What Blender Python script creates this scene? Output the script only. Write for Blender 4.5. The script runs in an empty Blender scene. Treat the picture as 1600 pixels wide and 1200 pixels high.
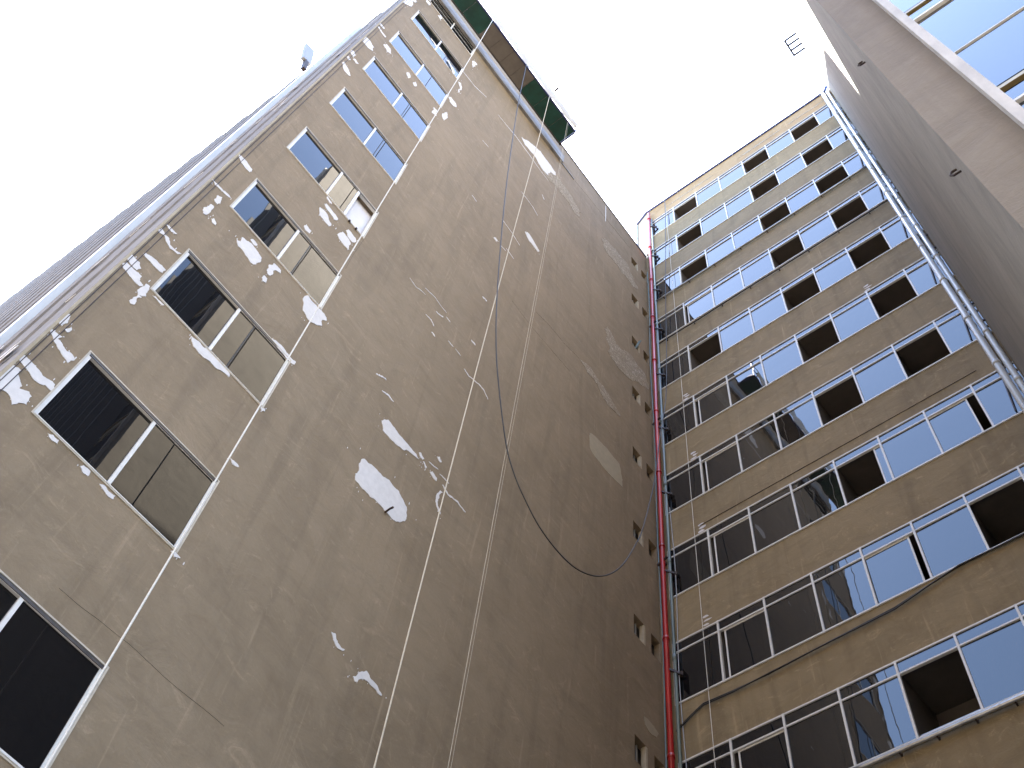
import bpy, math, random
from mathutils import Vector, Matrix, noise
random.seed(7)
R = math.radians

# ------------------------------------------------------------------ camera, sky, sun, exposure
sc = bpy.context.scene
col = sc.collection
cam_d = bpy.data.cameras.new("camera")
cam = bpy.data.objects.new("camera", cam_d)
col.objects.link(cam)
sc.camera = cam
CAM = Vector((8.6442, -13.5195, 1.6))
right = Vector((0.7876309, 0.6094793, 0.0904018))
down = Vector((-0.5100664, 0.7272768, -0.4592392))
fwd = Vector((-0.3456440, 0.3156001, 0.8837007))
m3 = Matrix((right, -down, -fwd)).transposed()
cam.matrix_world = Matrix.Translation(CAM) @ m3.to_4x4()
cam_d.sensor_fit = 'HORIZONTAL'
cam_d.sensor_width = 36.0
cam_d.lens = 36.0 * 1778.19 / 1600.0
cam_d.clip_start = 0.05
cam_d.clip_end = 5000.0

SUN_TRAVEL = Vector((1.0, -0.725, -2.18)).normalized()
to_sun = -SUN_TRAVEL
world = bpy.data.worlds.new("World")
sc.world = world
world.use_nodes = True
wn = world.node_tree
sky = wn.nodes.new('ShaderNodeTexSky')
sky.sky_type = 'NISHITA'
sky.sun_disc = False
sky.sun_elevation = math.asin(to_sun.z)
sky.sun_rotation = math.atan2(to_sun.x, to_sun.y)
sky.air_density = 1.0
sky.dust_density = 1.2
sky.ozone_density = 1.0
wn.links.new(sky.outputs[0], wn.nodes['Background'].inputs[0])
wn.nodes['Background'].inputs[1].default_value = 0.085
sun_d = bpy.data.lights.new("sun", 'SUN')
sun_d.energy = 5.0
sun_d.angle = R(0.5)
sun_d.color = (1.0, 0.92, 0.79)
sun = bpy.data.objects.new("sun", sun_d)
sun.rotation_euler = SUN_TRAVEL.to_track_quat('-Z', 'Y').to_euler()
sun.location = (-30, 25, 90)
col.objects.link(sun)
sc.view_settings.view_transform = 'Standard'
sc.view_settings.look = 'None'
sc.view_settings.gamma = 1.0
sc.view_settings.use_curve_mapping = False
sc.view_settings.exposure = 4.20
sc.cycles.max_bounces = 10
sc.cycles.diffuse_bounces = 6
sc.cycles.glossy_bounces = 6

# ------------------------------------------------------------------ materials
MAT = {}
def nodes_of(name):
    m = bpy.data.materials.new(name)
    m.use_nodes = True
    nt = m.node_tree
    b = nt.nodes['Principled BSDF']
    return m, nt, b

def N(nt, kind, **kw):
    n = nt.nodes.new(kind)
    for k, v in kw.items():
        setattr(n, k, v)
    return n

def pos(nt, scale=(1, 1, 1), rot=(0, 0, 0)):
    g = N(nt, 'ShaderNodeNewGeometry')
    mp = N(nt, 'ShaderNodeMapping')
    mp.inputs['Scale'].default_value = scale
    mp.inputs['Rotation'].default_value = rot
    nt.links.new(g.outputs['Position'], mp.inputs['Vector'])
    return mp.outputs['Vector']

def noise_fac(nt, scale, vscale=(1, 1, 1), detail=5, rough=.6, lo=.35, hi=.65, dist=0.0, rot=(0, 0, 0)):
    t = N(nt, 'ShaderNodeTexNoise')
    t.inputs['Scale'].default_value = scale
    t.inputs['Detail'].default_value = detail
    t.inputs['Roughness'].default_value = rough
    t.inputs['Distortion'].default_value = dist
    nt.links.new(pos(nt, vscale, rot), t.inputs['Vector'])
    r = N(nt, 'ShaderNodeMapRange')
    r.inputs['From Min'].default_value = lo
    r.inputs['From Max'].default_value = hi
    nt.links.new(t.outputs['Fac'], r.inputs['Value'])
    return r.outputs['Result']

def mixc(nt, fac, a, b):
    m = N(nt, 'ShaderNodeMix', data_type='RGBA')
    if isinstance(fac, float):
        m.inputs['Factor'].default_value = fac
    else:
        nt.links.new(fac, m.inputs['Factor'])
    for k, v in (('A', a), ('B', b)):
        s = [i for i in m.inputs if i.name == k and i.type == 'RGBA'][0]
        if isinstance(v, tuple):
            s.default_value = (*v, 1)
        else:
            nt.links.new(v, s)
    return [o for o in m.outputs if o.type == 'RGBA'][0]

def mulf(nt, fac, k):
    m = N(nt, 'ShaderNodeMath', operation='MULTIPLY')
    nt.links.new(fac, m.inputs[0])
    m.inputs[1].default_value = k
    return m.outputs[0]

def bump(nt, bsdf, fac, strength, dist):
    b = N(nt, 'ShaderNodeBump')
    b.inputs['Strength'].default_value = strength
    b.inputs['Distance'].default_value = dist
    nt.links.new(fac, b.inputs['Height'])
    nt.links.new(b.outputs['Normal'], bsdf.inputs['Normal'])

def painted_wall(name, base, dark, pale, streak, chalk, rough=.8):
    """weathered masonry paint: blotches, run marks down the wall, chalky scuffs"""
    m, nt, b = nodes_of(name)
    big = noise_fac(nt, .35, detail=4, rough=.62, lo=.36, hi=.66, dist=.6)
    mid = noise_fac(nt, 1.6, detail=5, rough=.68, lo=.38, hi=.68, dist=.8)
    runs = noise_fac(nt, 1.0, (2.0, 2.0, .16), detail=4, rough=.66, lo=.50, hi=.78, dist=.7)
    sweeps = noise_fac(nt, 1.0, (.6, .6, 2.0), detail=5, rough=.70, lo=.50, hi=.76, dist=2.2, rot=(.5, .3, .2))
    scuff = noise_fac(nt, 1.5, (1, 1, 1.5), detail=6, rough=.80, lo=.56, hi=.82, dist=2.4, rot=(-.5, .2, 0))
    fine = noise_fac(nt, 26, detail=2, rough=.7, lo=.2, hi=.8)
    c = mixc(nt, big, base, dark)
    c = mixc(nt, mulf(nt, mid, .45), c, pale)
    c = mixc(nt, mulf(nt, runs, streak), c, tuple(v * .55 for v in dark))
    c = mixc(nt, mulf(nt, sweeps, streak * .8), c, tuple(v * .62 for v in dark))
    c = mixc(nt, mulf(nt, scuff, chalk), c, tuple(min(.7, v * 2.0) for v in pale))
    if streak > 0:
        pale_runs = noise_fac(nt, 1.0, (5.5, 5.5, .32), detail=5, rough=.7, lo=.60, hi=.80, dist=.4)
        c = mixc(nt, mulf(nt, pale_runs, chalk * 1.3), c, tuple(min(.6, v * 1.6) for v in pale))
    c = mixc(nt, mulf(nt, fine, .20), c, tuple(v * .5 for v in base))
    nt.links.new(c, b.inputs['Base Color'])
    b.inputs['Roughness'].default_value = rough
    b.inputs['Specular IOR Level'].default_value = .3
    h = N(nt, 'ShaderNodeMath', operation='ADD')
    nt.links.new(mulf(nt, mid, .8), h.inputs[0])
    nt.links.new(mulf(nt, fine, .2), h.inputs[1])
    bump(nt, b, h.outputs[0], .35, .02)
    MAT[name] = m

painted_wall('taupe_paint', (0.222, 0.171, 0.113), (0.176, 0.135, 0.088), (0.252, 0.199, 0.138), .46, .42)
painted_wall('tan_paint', (0.223, 0.170, 0.095), (0.177, 0.134, 0.074), (0.257, 0.205, 0.123), .58, .60)
painted_wall('ochre_glow_paint', (.300, .205, .105), (.235, .152, .072), (.36, .27, .16), .35, .45)  # yellower parapet paint, with warm light bounced off the flank coloured in
painted_wall('grey_paint', (0.219, 0.196, 0.163), (0.163, 0.146, 0.122), (0.255, 0.229, 0.194), .50, .10)
painted_wall('pier_paint', (0.165, 0.139, 0.108), (0.134, 0.111, 0.085), (0.187, 0.160, 0.127), .30, .12)
painted_wall('fin_concrete', (0.161, 0.142, 0.126), (0.114, 0.098, 0.084), (0.208, 0.188, 0.170), .45, .35)
painted_wall('cream_paint', (0.364, 0.315, 0.231), (0.280, 0.238, 0.175), (0.420, 0.378, 0.301), .35, .2)
painted_wall('paving', (.25, .22, .185), (.18, .158, .13), (.31, .28, .24), .0, .1)
painted_wall('shade_block_brick', (0.128, 0.104, 0.080), (0.098, 0.077, 0.060), (0.158, 0.135, 0.110), .3, .05)  # dark brown for the added block, dims and warms its bounce
painted_wall('roof_felt', (.20, .20, .20), (.13, .13, .13), (.26, .26, .26), .2, .1)

def plain(name, c, rough=.5, metal=0.0, var=.25, scale=6.0, vs=(1, 1, 1), spec=.5, bmp=0.0):
    m, nt, b = nodes_of(name)
    f = noise_fac(nt, scale, vs, detail=5, rough=.65)
    cc = mixc(nt, f, c, tuple(v * (1 - var) for v in c))
    nt.links.new(cc, b.inputs['Base Color'])
    b.inputs['Roughness'].default_value = rough
    b.inputs['Metallic'].default_value = metal
    b.inputs['Specular IOR Level'].default_value = spec
    if bmp:
        bump(nt, b, f, bmp, .004)
    MAT[name] = m

plain('filler', (.57, .56, .57), .85, var=.10, scale=9, bmp=.6)
plain('tan_filler', (.29, .25, .18), .85, var=.12, scale=5, bmp=.5)
plain('white_frame', (.60, .60, .59), .42, var=.12, scale=7)
plain('cream_frame', (.46, .42, .35), .55, var=.22, scale=9)
plain('track_metal', (.10, .09, .085), .45, metal=.6, var=.3)
plain('galvanised', (.40, .41, .42), .38, metal=.85, var=.35, scale=5, vs=(1, 1, .4))
plain('white_pipe', (.46, .49, .52), .38, var=.16, scale=3, vs=(1, 1, .25))
plain('fin_white', (.40, .38, .355), .6, var=.25, scale=4, vs=(1, 1, .4))
plain('teal_pipe', (.13, .175, .18), .45, var=.3, scale=3, vs=(1, 1, .2))
plain('red_pipe', (.36, .014, .018), .28, var=.38, scale=2.2, vs=(2, 2, .35))
plain('clamp_iron', (.045, .030, .028), .6, metal=.3, var=.4)
plain('crack_brown', (.085, .068, .052), .9, var=.3, scale=20)
plain('rust', (.22, .085, .045), .8, var=.4, scale=12)
plain('rope_white', (.62, .61, .58), .8, var=.18, scale=40)
plain('rope_cream', (.52, .47, .38), .8, var=.18, scale=40)
plain('zinc', (.22, .215, .21), .6, metal=.25, var=.5, scale=3.5, vs=(1, .5, 1.6))
plain('rubber', (.018, .018, .020), .5, var=.3)
plain('cable_grey', (.30, .31, .33), .5, var=.2)
plain('green_board', (.003, .047, .035), .5, var=.45, scale=2.4, bmp=.2)
plain('brown_board', (.115, .100, .090), .6, var=.25, scale=2.0, bmp=.2)
plain('blue_steel', (.035, .045, .13), .45, metal=.4, var=.3)
plain('panel_grey', (.17, .175, .19), .5, var=.1)
plain('dark_concrete', (.075, .078, .085), .8, var=.3, scale=3, vs=(1, 1, .2))
plain('sheet_white', (.40, .42, .46), .5, var=.1)
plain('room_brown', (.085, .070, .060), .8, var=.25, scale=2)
plain('blind', (.62, .62, .68), .6, var=.12, scale=2)
plain('gold_trim', (.42, .31, .14), .35, metal=.6, var=.25)
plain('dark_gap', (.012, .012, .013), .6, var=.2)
plain('asphalt', (.05, .05, .052), .9, var=.3)

def peeled():
    m, nt, b = nodes_of('peeled')
    f = noise_fac(nt, 9, (1, .8, 1.4), detail=8, rough=.75, lo=.48, hi=.62, dist=1.5)
    g = noise_fac(nt, 5, detail=6, rough=.7, lo=.45, hi=.6)
    c = mixc(nt, f, (.20, .160, .110), (.46, .42, .37))
    c = mixc(nt, mulf(nt, g, .6), c, (.235, .195, .14))
    nt.links.new(c, b.inputs['Base Color'])
    b.inputs['Roughness'].default_value = .9
    bump(nt, b, f, .7, .01)
    MAT['peeled'] = m
peeled()

def mirror_glass(name, ior, tint, wave):
    m, nt, b = nodes_of(name)
    b.inputs['Base Color'].default_value = (*tint, 1)
    b.inputs['Roughness'].default_value = .012
    b.inputs['IOR'].default_value = ior
    t = N(nt, 'ShaderNodeTexNoise')
    t.inputs['Scale'].default_value = .9
    t.inputs['Detail'].default_value = 2.0
    nt.links.new(pos(nt), t.inputs['Vector'])
    bump(nt, b, t.outputs['Fac'], wave, .02)
    MAT[name] = m
mirror_glass('window_glass', 1.36, (.006, .006, .007), .07)
mirror_glass('wing_glass', 1.68, (.006, .006, .007), .16)
mirror_glass('curtain_glass', 1.85, (.008, .009, .012), .06)

# ------------------------------------------------------------------ helpers
WL = {}
def empty(name, loc, label, cat, group=None):
    o = bpy.data.objects.new(name, None)
    o.location = loc
    o.empty_display_size = .3
    col.objects.link(o)
    WL[o.name] = Vector(loc)
    tag(o, label, cat, group)
    return o

def tag(o, label=None, cat=None, group=None, kind=None):
    if label: o["label"] = label
    if cat: o["category"] = cat
    if group: o["group"] = group
    if kind: o["kind"] = kind
    return o

def place(o, parent, wloc):
    """link o with its origin at the world point wloc, under parent"""
    col.objects.link(o)
    wloc = Vector(wloc)
    WL[o.name] = wloc
    if parent:
        o.parent = parent
        o.location = wloc - WL[parent.name]
    else:
        o.location = wloc
    return o

class MB:
    def __init__(s):
        s.v = []; s.f = []
    def quad(s, a, b, c, d):
        n = len(s.v); s.v += [a, b, c, d]; s.f.append((n, n + 1, n + 2, n + 3)); return s
    def box(s, a, b):
        x0, y0, z0 = [min(a[i], b[i]) for i in range(3)]
        x1, y1, z1 = [max(a[i], b[i]) for i in range(3)]
        n = len(s.v)
        s.v += [(x0, y0, z0), (x1, y0, z0), (x1, y1, z0), (x0, y1, z0), (x0, y0, z1), (x1, y0, z1), (x1, y1, z1), (x0, y1, z1)]
        s.f += [tuple(n + i for i in q) for q in ((0, 3, 2, 1), (4, 5, 6, 7), (0, 1, 5, 4), (1, 2, 6, 5), (2, 3, 7, 6), (3, 0, 4, 7))]
        return s
    def beam(s, p, q, w, h, up=(0, 0, 1)):
        p, q = Vector(p), Vector(q)
        d = (q - p).normalized()
        a = d.cross(Vector(up))
        if a.length < 1e-4: a = d.cross(Vector((1, 0, 0)))
        a.normalize(); b = a.cross(d)
        n = len(s.v)
        for e in (p, q):
            for i, j in ((-1, -1), (1, -1), (1, 1), (-1, 1)):
                s.v.append(tuple(e + a * i * w / 2 + b * j * h / 2))
        s.f += [tuple(n + i for i in t) for t in ((0, 1, 2, 3), (7, 6, 5, 4), (0, 4, 5, 1), (1, 5, 6, 2), (2, 6, 7, 3), (3, 7, 4, 0))]
        return s
    def tube(s, pts, r, k=8):
        pts = [Vector(p) for p in pts]
        n0 = len(s.v)
        prev = None
        for i, p in enumerate(pts):
            d = (pts[min(i + 1, len(pts) - 1)] - pts[max(i - 1, 0)]).normalized()
            if prev is None:
                a = d.cross(Vector((0, 0, 1)))
                if a.length < .05: a = d.cross(Vector((1, 0, 0)))
            else:
                a = prev - d * prev.dot(d)
            a.normalize(); prev = a
            b = d.cross(a)
            for j in range(k):
                t = 2 * math.pi * j / k
                s.v.append(tuple(p + (a * math.cos(t) + b * math.sin(t)) * r))
        for i in range(len(pts) - 1):
            for j in range(k):
                a0 = n0 + i * k + j; a1 = n0 + i * k + (j + 1) % k
                s.f.append((a0, a1, a1 + k, a0 + k))
        s.f.append(tuple(n0 + j for j in reversed(range(k))))
        e = n0 + (len(pts) - 1) * k
        s.f.append(tuple(e + j for j in range(k)))
        return s
    def prism(s, poly, off):
        """poly: 3-D outline, off: thickness vector; front = poly + off"""
        n = len(s.v); k = len(poly); o = Vector(off)
        s.v += [tuple(Vector(p)) for p in poly] + [tuple(Vector(p) + o) for p in poly]
        s.f.append(tuple(n + k + i for i in range(k)))
        s.f.append(tuple(n + i for i in reversed(range(k))))
        for i in range(k):
            j = (i + 1) % k
            s.f.append((n + i, n + j, n + k + j, n + k + i))
        return s
    def mesh(s, name, mats, origin=(0, 0, 0)):
        me = bpy.data.meshes.new(name)
        o = Vector(origin)
        me.from_pydata([tuple(Vector(v) - o) for v in s.v], [], s.f)
        for m in (mats if isinstance(mats, (list, tuple)) else [mats]):
            me.materials.append(MAT[m])
        me.update()
        return me
    def build(s, name, mat, parent=None, smooth=False, fixn=False):
        lo = [min(v[i] for v in s.v) for i in range(3)]
        hi = [max(v[i] for v in s.v) for i in range(3)]
        c = Vector([(lo[i] + hi[i]) / 2 for i in range(3)])
        me = s.mesh(name, mat, c)
        if fixn:
            import bmesh
            bm = bmesh.new(); bm.from_mesh(me)
            bmesh.ops.recalc_face_normals(bm, faces=bm.faces)
            bm.to_mesh(me); bm.free()
        if smooth:
            me.polygons.foreach_set('use_smooth', [len(p.vertices) == 4 for p in me.polygons])
        o = bpy.data.objects.new(name, me)
        place(o, parent, c)
        return o

def instance(name, me, parent, wloc, rot=(0, 0, 0)):
    o = bpy.data.objects.new(name, me)
    place(o, parent, wloc)
    o.rotation_euler = rot
    return o

def holed_wall(P, u0, u1, z0, z1, holes, depth, mb):
    """front sheet with rectangular openings and their reveals. P(u, z, d) -> point, d into the wall"""
    us = sorted({u0, u1, *[h[0] for h in holes], *[h[1] for h in holes]})
    zs = sorted({z0, z1, *[h[2] for h in holes], *[h[3] for h in holes]})
    for i in range(len(us) - 1):
        for j in range(len(zs) - 1):
            cu, cz = (us[i] + us[i + 1]) / 2, (zs[j] + zs[j + 1]) / 2
            if any(h[0] < cu < h[1] and h[2] < cz < h[3] for h in holes):
                continue
            mb.quad(P(us[i], zs[j], 0), P(us[i + 1], zs[j], 0), P(us[i + 1], zs[j + 1], 0), P(us[i], zs[j + 1], 0))
    for a, b, c, d in holes:
        for (p, q) in (((a, c), (b, c)), ((b, c), (b, d)), ((b, d), (a, d)), ((a, d), (a, c))):
            mb.quad(P(*p, 0), P(*q, 0), P(*q, depth), P(*p, depth))
    return mb

ZA = 43.2      # roof of the blank-wall tower
ZB = 48.25     # roof of the ribbon-window wing and of the block beside it

# ------------------------------------------------------------------ outlines measured on the blank wall (y, z in metres)
WHITE = [
 [(-13.105,12.116),(-13.064,12.38),(-12.999,12.414),(-12.96,12.406),(-12.95,12.328),(-12.891,12.281),(-12.833,12.234),(-12.83,12.17),(-12.736,12.248),(-12.681,12.22),(-12.657,12.061),(-12.767,11.895),(-12.881,11.985),(-12.942,11.965),(-12.993,11.944)],
 [(-13.082,12.545),(-13.07,12.64),(-13.022,12.645),(-12.945,12.65),(-12.863,12.638),(-12.759,12.612),(-12.707,12.624),(-12.64,12.659),(-12.587,12.647),(-12.585,12.52),(-12.663,12.527),(-12.752,12.457),(-12.825,12.459),(-12.95,12.496),(-13.016,12.508)],
 [(-13.077,13.304),(-13.059,13.35),(-12.986,13.357),(-12.909,13.384),(-12.931,13.291),(-12.869,13.292),(-12.799,13.253),(-12.706,13.279),(-12.624,13.234),(-12.66,13.097),(-12.752,13.123),(-12.853,13.162),(-12.949,13.207),(-13.007,13.265)],
 [(-13.051,13.517),(-13.069,13.625),(-13.072,13.763),(-13.041,13.805),(-13.012,13.743),(-12.99,13.626),(-13.004,13.517)],
 [(-12.969,13.524),(-12.932,13.661),(-12.892,13.607),(-12.918,13.505)],
 [(-13.083,15.472),(-13.033,15.575),(-12.886,15.584),(-12.759,15.606),(-12.744,15.491),(-12.662,15.481),(-12.692,15.394),(-12.84,15.386),(-12.921,15.396),(-13.001,15.405)],
 [(-13.079,15.659),(-13.067,15.807),(-12.918,15.817),(-12.842,15.733),(-12.871,15.614),(-12.96,15.608)],
 [(-12.966,16.054),(-12.898,16.136),(-12.745,16.178),(-12.59,16.189),(-12.598,16.08),(-12.714,16.026),(-12.844,16.032)],
 [(-12.678,15.31),(-12.663,15.453),(-12.655,15.554),(-12.594,15.586),(-12.57,15.51),(-12.562,15.424),(-12.537,15.331),(-12.59,15.258),(-12.634,15.228)],
 [(-12.657,14.966),(-12.649,15.089),(-12.634,15.228),(-12.568,15.245),(-12.591,15.091),(-12.578,14.983),(-12.618,14.932)],
 [(-13.07,16.808),(-13.04,16.91),(-12.944,16.852),(-12.873,16.875),(-12.8,16.765),(-12.673,16.776),(-12.585,16.834),(-12.625,16.747),(-12.761,16.686),(-12.872,16.743),(-12.928,16.82),(-13.006,16.78)],
 [(-13.043,17.078),(-12.995,17.117),(-12.834,17.132),(-12.858,17.079),(-12.978,17.05)],
 [(-12.823,18.26),(-12.815,18.435),(-12.793,18.624),(-12.746,18.642),(-12.72,18.428),(-12.737,18.232),(-12.783,18.199)],
 [(-12.82,18.826),(-12.823,19.01),(-12.755,19.069),(-12.702,18.87),(-12.728,18.765),(-12.79,18.777)],
 [(-12.637,18.275),(-12.616,18.363),(-12.53,18.296),(-12.522,18.239),(-12.582,18.212)],
 [(-12.836,19.246),(-12.773,19.319),(-12.638,19.318),(-12.674,19.27)],
 [(-13.091,20.694),(-13.006,20.734),(-12.891,20.754),(-12.728,20.711),(-12.718,20.545),(-12.833,20.525),(-12.985,20.593)],
 [(-13.077,19.232),(-13.051,19.257),(-12.809,19.272),(-12.818,19.207),(-12.961,19.186)],
 [(-12.146,18.478),(-12.093,18.474),(-12.062,18.522),(-12.092,18.661),(-11.992,18.696),(-11.87,18.757),(-11.732,18.73),(-11.639,18.686),(-11.609,18.59),(-11.647,18.431),(-11.676,18.302),(-11.729,18.281),(-11.83,18.322),(-11.926,18.354),(-12.044,18.34)],
 [(-11.967,18.834),(-11.936,18.911),(-11.824,18.899),(-11.827,18.83),(-11.884,18.789)],
 [(-11.446,18.528),(-11.47,18.727),(-11.423,18.898),(-11.246,18.901),(-11.233,18.82),(-11.33,18.766),(-11.346,18.662),(-11.349,18.48),(-11.408,18.465)],
 [(-11.438,18.232),(-11.425,18.34),(-11.353,18.333),(-11.35,18.204),(-11.4,18.171)],
 [(-10.671,18.914),(-10.622,19.056),(-10.526,19.017),(-10.311,19.046),(-10.132,19.006),(-10.11,18.945),(-10.18,18.852),(-10.138,18.678),(-10.266,18.532),(-10.398,18.455),(-10.567,18.536),(-10.63,18.753)],
 [(-11.737,15.475),(-11.673,15.492),(-11.482,15.516),(-11.399,15.587),(-11.153,15.561),(-10.976,15.53),(-10.959,15.459),(-11.138,15.402),(-11.303,15.381),(-11.503,15.318),(-11.613,15.338),(-11.685,15.4)],
 [(-10.739,17.12),(-10.662,17.175),(-10.426,17.165),(-10.216,17.184),(-10.222,17.072),(-10.291,17.034),(-10.409,17.039),(-10.625,17.083)],
 [(-10.331,15.542),(-10.274,15.575),(-10.241,15.53),(-10.283,15.458)],
 [(-12.483,15.473),(-12.448,15.514),(-12.285,15.523),(-12.304,15.478),(-12.368,15.466)],
 [(-11.362,21.929),(-11.279,21.978),(-11.168,21.979),(-11.091,21.865),(-10.995,21.83),(-10.979,21.758),(-11.012,21.666),(-11.089,21.651),(-11.188,21.674),(-11.294,21.664)],
 [(-11.335,22.186),(-11.312,22.28),(-11.141,22.271),(-11.046,22.269),(-10.949,22.233),(-10.94,22.179),(-11.0,22.057),(-11.1,22.102),(-11.236,22.118)],
 [(-11.38,22.524),(-11.36,22.574),(-11.228,22.523),(-11.21,22.47),(-11.264,22.436),(-11.349,22.463)],
 [(-11.393,20.827),(-11.363,20.922),(-11.226,20.906),(-11.239,20.766),(-11.338,20.739)],
 [(-10.792,21.709),(-10.726,21.992),(-10.585,21.993),(-10.471,21.933),(-10.44,21.627),(-10.598,21.613)],
 [(-10.689,22.164),(-10.658,22.282),(-10.439,22.271),(-10.388,22.187),(-10.452,22.019),(-10.602,22.044)],
 [(-13.074,31.157),(-13.046,31.671),(-12.895,31.705),(-12.716,31.604),(-12.682,31.325),(-12.823,31.161),(-12.949,31.159)],
 [(-13.01,28.659),(-12.986,28.845),(-12.803,28.736),(-12.647,28.529),(-12.725,28.414),(-12.88,28.445)],
 [(-13.059,29.687),(-13.009,29.992),(-12.887,29.897),(-12.885,29.614)],
 [(-13.028,29.235),(-13.017,29.47),(-12.91,29.326),(-12.949,29.174)],
 [(-12.885,29.521),(-12.846,29.677),(-12.711,29.635),(-12.757,29.496)],
 [(-12.607,32.488),(-12.561,32.789),(-12.384,32.758),(-12.283,32.523),(-12.403,32.359)],
 [(-13.074,33.447),(-13.055,33.657),(-12.874,33.626),(-12.889,33.513)],
 [(-13.05,33.143),(-13.028,33.293),(-12.691,33.21),(-12.709,33.086)],
 [(-13.069,37.113),(-13.062,37.788),(-12.847,38.908),(-12.791,38.538),(-12.807,37.849),(-12.939,37.332)],
 [(-12.591,39.721),(-12.561,40.034),(-12.428,40.068),(-12.456,39.773)],
 [(-12.025,39.877),(-11.983,40.233),(-11.823,40.085),(-11.83,39.754)],
 [(-10.148,39.562),(-10.116,40.064),(-10.0,40.133),(-10.008,39.724),(-10.054,39.301)],
 [(-10.245,36.619),(-10.151,36.737),(-10.026,36.323),(-10.03,35.785),(-10.104,35.84)],
 [(-10.271,34.554),(-10.186,34.744),(-9.958,34.728),(-9.91,34.503),(-9.987,34.344),(-10.167,34.32)],
 [(-10.09,32.604),(-10.132,33.128),(-10.073,33.409),(-10.026,33.198),(-10.028,32.576)],
 [(-10.475,32.11),(-10.488,32.598),(-10.362,32.653),(-10.287,32.277)],
 [(-10.952,37.151),(-10.861,37.273),(-10.489,36.837),(-10.554,36.595)],
 [(-11.63,32.483),(-11.606,32.774),(-11.491,32.601),(-11.53,32.362)],
 [(-11.36,32.493),(-11.32,32.734),(-11.219,32.611),(-11.26,32.371)],
 [(-8.38,17.996),(-8.34,18.099),(-8.263,18.196),(-8.149,18.168),(-7.906,18.133),(-7.756,18.129),(-7.668,18.119),(-7.495,18.117),(-7.417,18.064),(-7.475,18.038),(-7.729,17.952),(-7.753,17.883),(-7.923,17.815),(-8.126,17.794),(-8.292,17.797)],
 [(-7.453,18.239),(-7.409,18.289),(-7.305,18.218),(-7.332,18.154),(-7.415,18.174)],
 [(-7.314,18.116),(-7.288,18.151),(-7.192,18.08),(-7.234,18.023)],
 [(-7.112,18.056),(-7.065,18.13),(-6.932,18.087),(-6.925,18.003),(-7.034,18.004)],
 [(-7.054,18.642),(-7.003,18.712),(-6.925,18.627),(-6.959,18.58)],
 [(-6.841,17.647),(-6.789,17.888),(-6.725,17.895),(-6.783,17.621),(-6.65,17.326),(-6.703,17.333),(-6.796,17.458)],
 [(-8.46,16.593),(-8.419,16.707),(-8.322,16.708),(-8.103,16.76),(-7.848,16.833),(-7.603,16.817),(-7.456,16.721),(-7.359,16.658),(-7.305,16.428),(-7.352,16.268),(-7.465,16.112),(-7.614,16.093),(-7.747,16.084),(-7.902,16.091),(-8.078,16.047),(-8.305,16.049),(-8.434,16.064),(-8.468,16.203)],
 [(-7.92,13.022),(-7.847,13.058),(-7.764,12.956),(-7.63,12.956),(-7.642,12.925),(-7.752,12.874),(-7.851,12.933)],
 [(-7.377,12.682),(-7.306,12.825),(-7.203,12.959),(-7.09,12.906),(-6.839,12.834),(-6.863,12.804),(-7.044,12.812),(-7.174,12.812),(-7.251,12.755),(-7.286,12.662),(-7.326,12.64)],
 [(-12.289,11.968),(-12.23,12.009),(-12.154,11.994),(-12.131,11.945),(-12.203,11.925)],
 [(-11.787,11.945),(-11.761,11.998),(-11.659,11.999),(-11.651,11.914),(-11.731,11.903)],
 [(-11.494,11.962),(-11.46,11.99),(-11.27,12.001),(-11.266,11.934),(-11.366,11.912)],
 [(-10.368,11.982),(-10.327,12.03),(-10.223,12.008),(-10.295,11.941)],
 [(-10.336,14.121),(-10.266,14.136),(-10.157,14.12),(-10.182,14.086),(-10.283,14.071)],
 [(-6.273,32.06),(-6.175,32.228),(-5.895,32.163),(-5.601,31.976),(-5.64,31.791),(-5.822,31.807),(-6.06,31.801)],
 [(-7.352,38.867),(-7.221,38.938),(-6.953,39.329),(-6.63,39.63),(-6.432,39.801),(-6.131,39.714),(-5.841,39.745),(-5.538,39.657),(-5.515,39.42),(-5.781,39.156),(-5.859,38.513),(-6.128,38.374),(-6.354,38.494),(-6.66,38.692),(-7.136,38.561)],
 [(-7.255,29.357),(-7.198,29.502),(-7.095,29.47),(-7.143,29.336)],
]
PEEL = [
 [(-6.287,38.529),(-6.018,38.669),(-5.781,39.156),(-5.527,39.538),(-5.154,39.488),(-4.931,39.481),(-4.556,39.43),(-4.315,39.187),(-4.279,38.663),(-4.566,38.578),(-4.855,38.551),(-5.142,38.524),(-5.428,38.497),(-5.756,38.211),(-5.97,38.22)],
 [(-5.172,38.449),(-4.833,39.301),(-4.494,39.095),(-4.026,39.031),(-4.039,38.502),(-4.344,38.277),(-4.813,38.483)],
 [(-2.81,39.188),(-2.632,39.583),(-1.96,39.923),(-1.27,39.956),(-0.877,39.228),(-0.585,38.992),(-0.784,38.675),(-1.268,38.594),(-1.843,38.615),(-2.41,38.49),(-2.697,38.645)],
 [(-2.333,32.66),(-2.086,32.641),(-1.919,32.482),(-1.832,32.187),(-1.258,32.723),(-0.838,32.764),(-0.33,32.725),(-0.222,31.947),(-0.391,31.836),(-0.932,31.339),(-1.415,30.973),(-1.891,31.016),(-2.209,31.112),(-2.314,32.014)],
 [(-3.443,28.583),(-3.169,28.798),(-2.883,28.885),(-2.583,28.706),(-2.142,28.659),(-1.546,28.303),(-1.837,28.134),(-2.343,28.077),(-2.644,28.424),(-3.074,28.385)],
]
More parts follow.
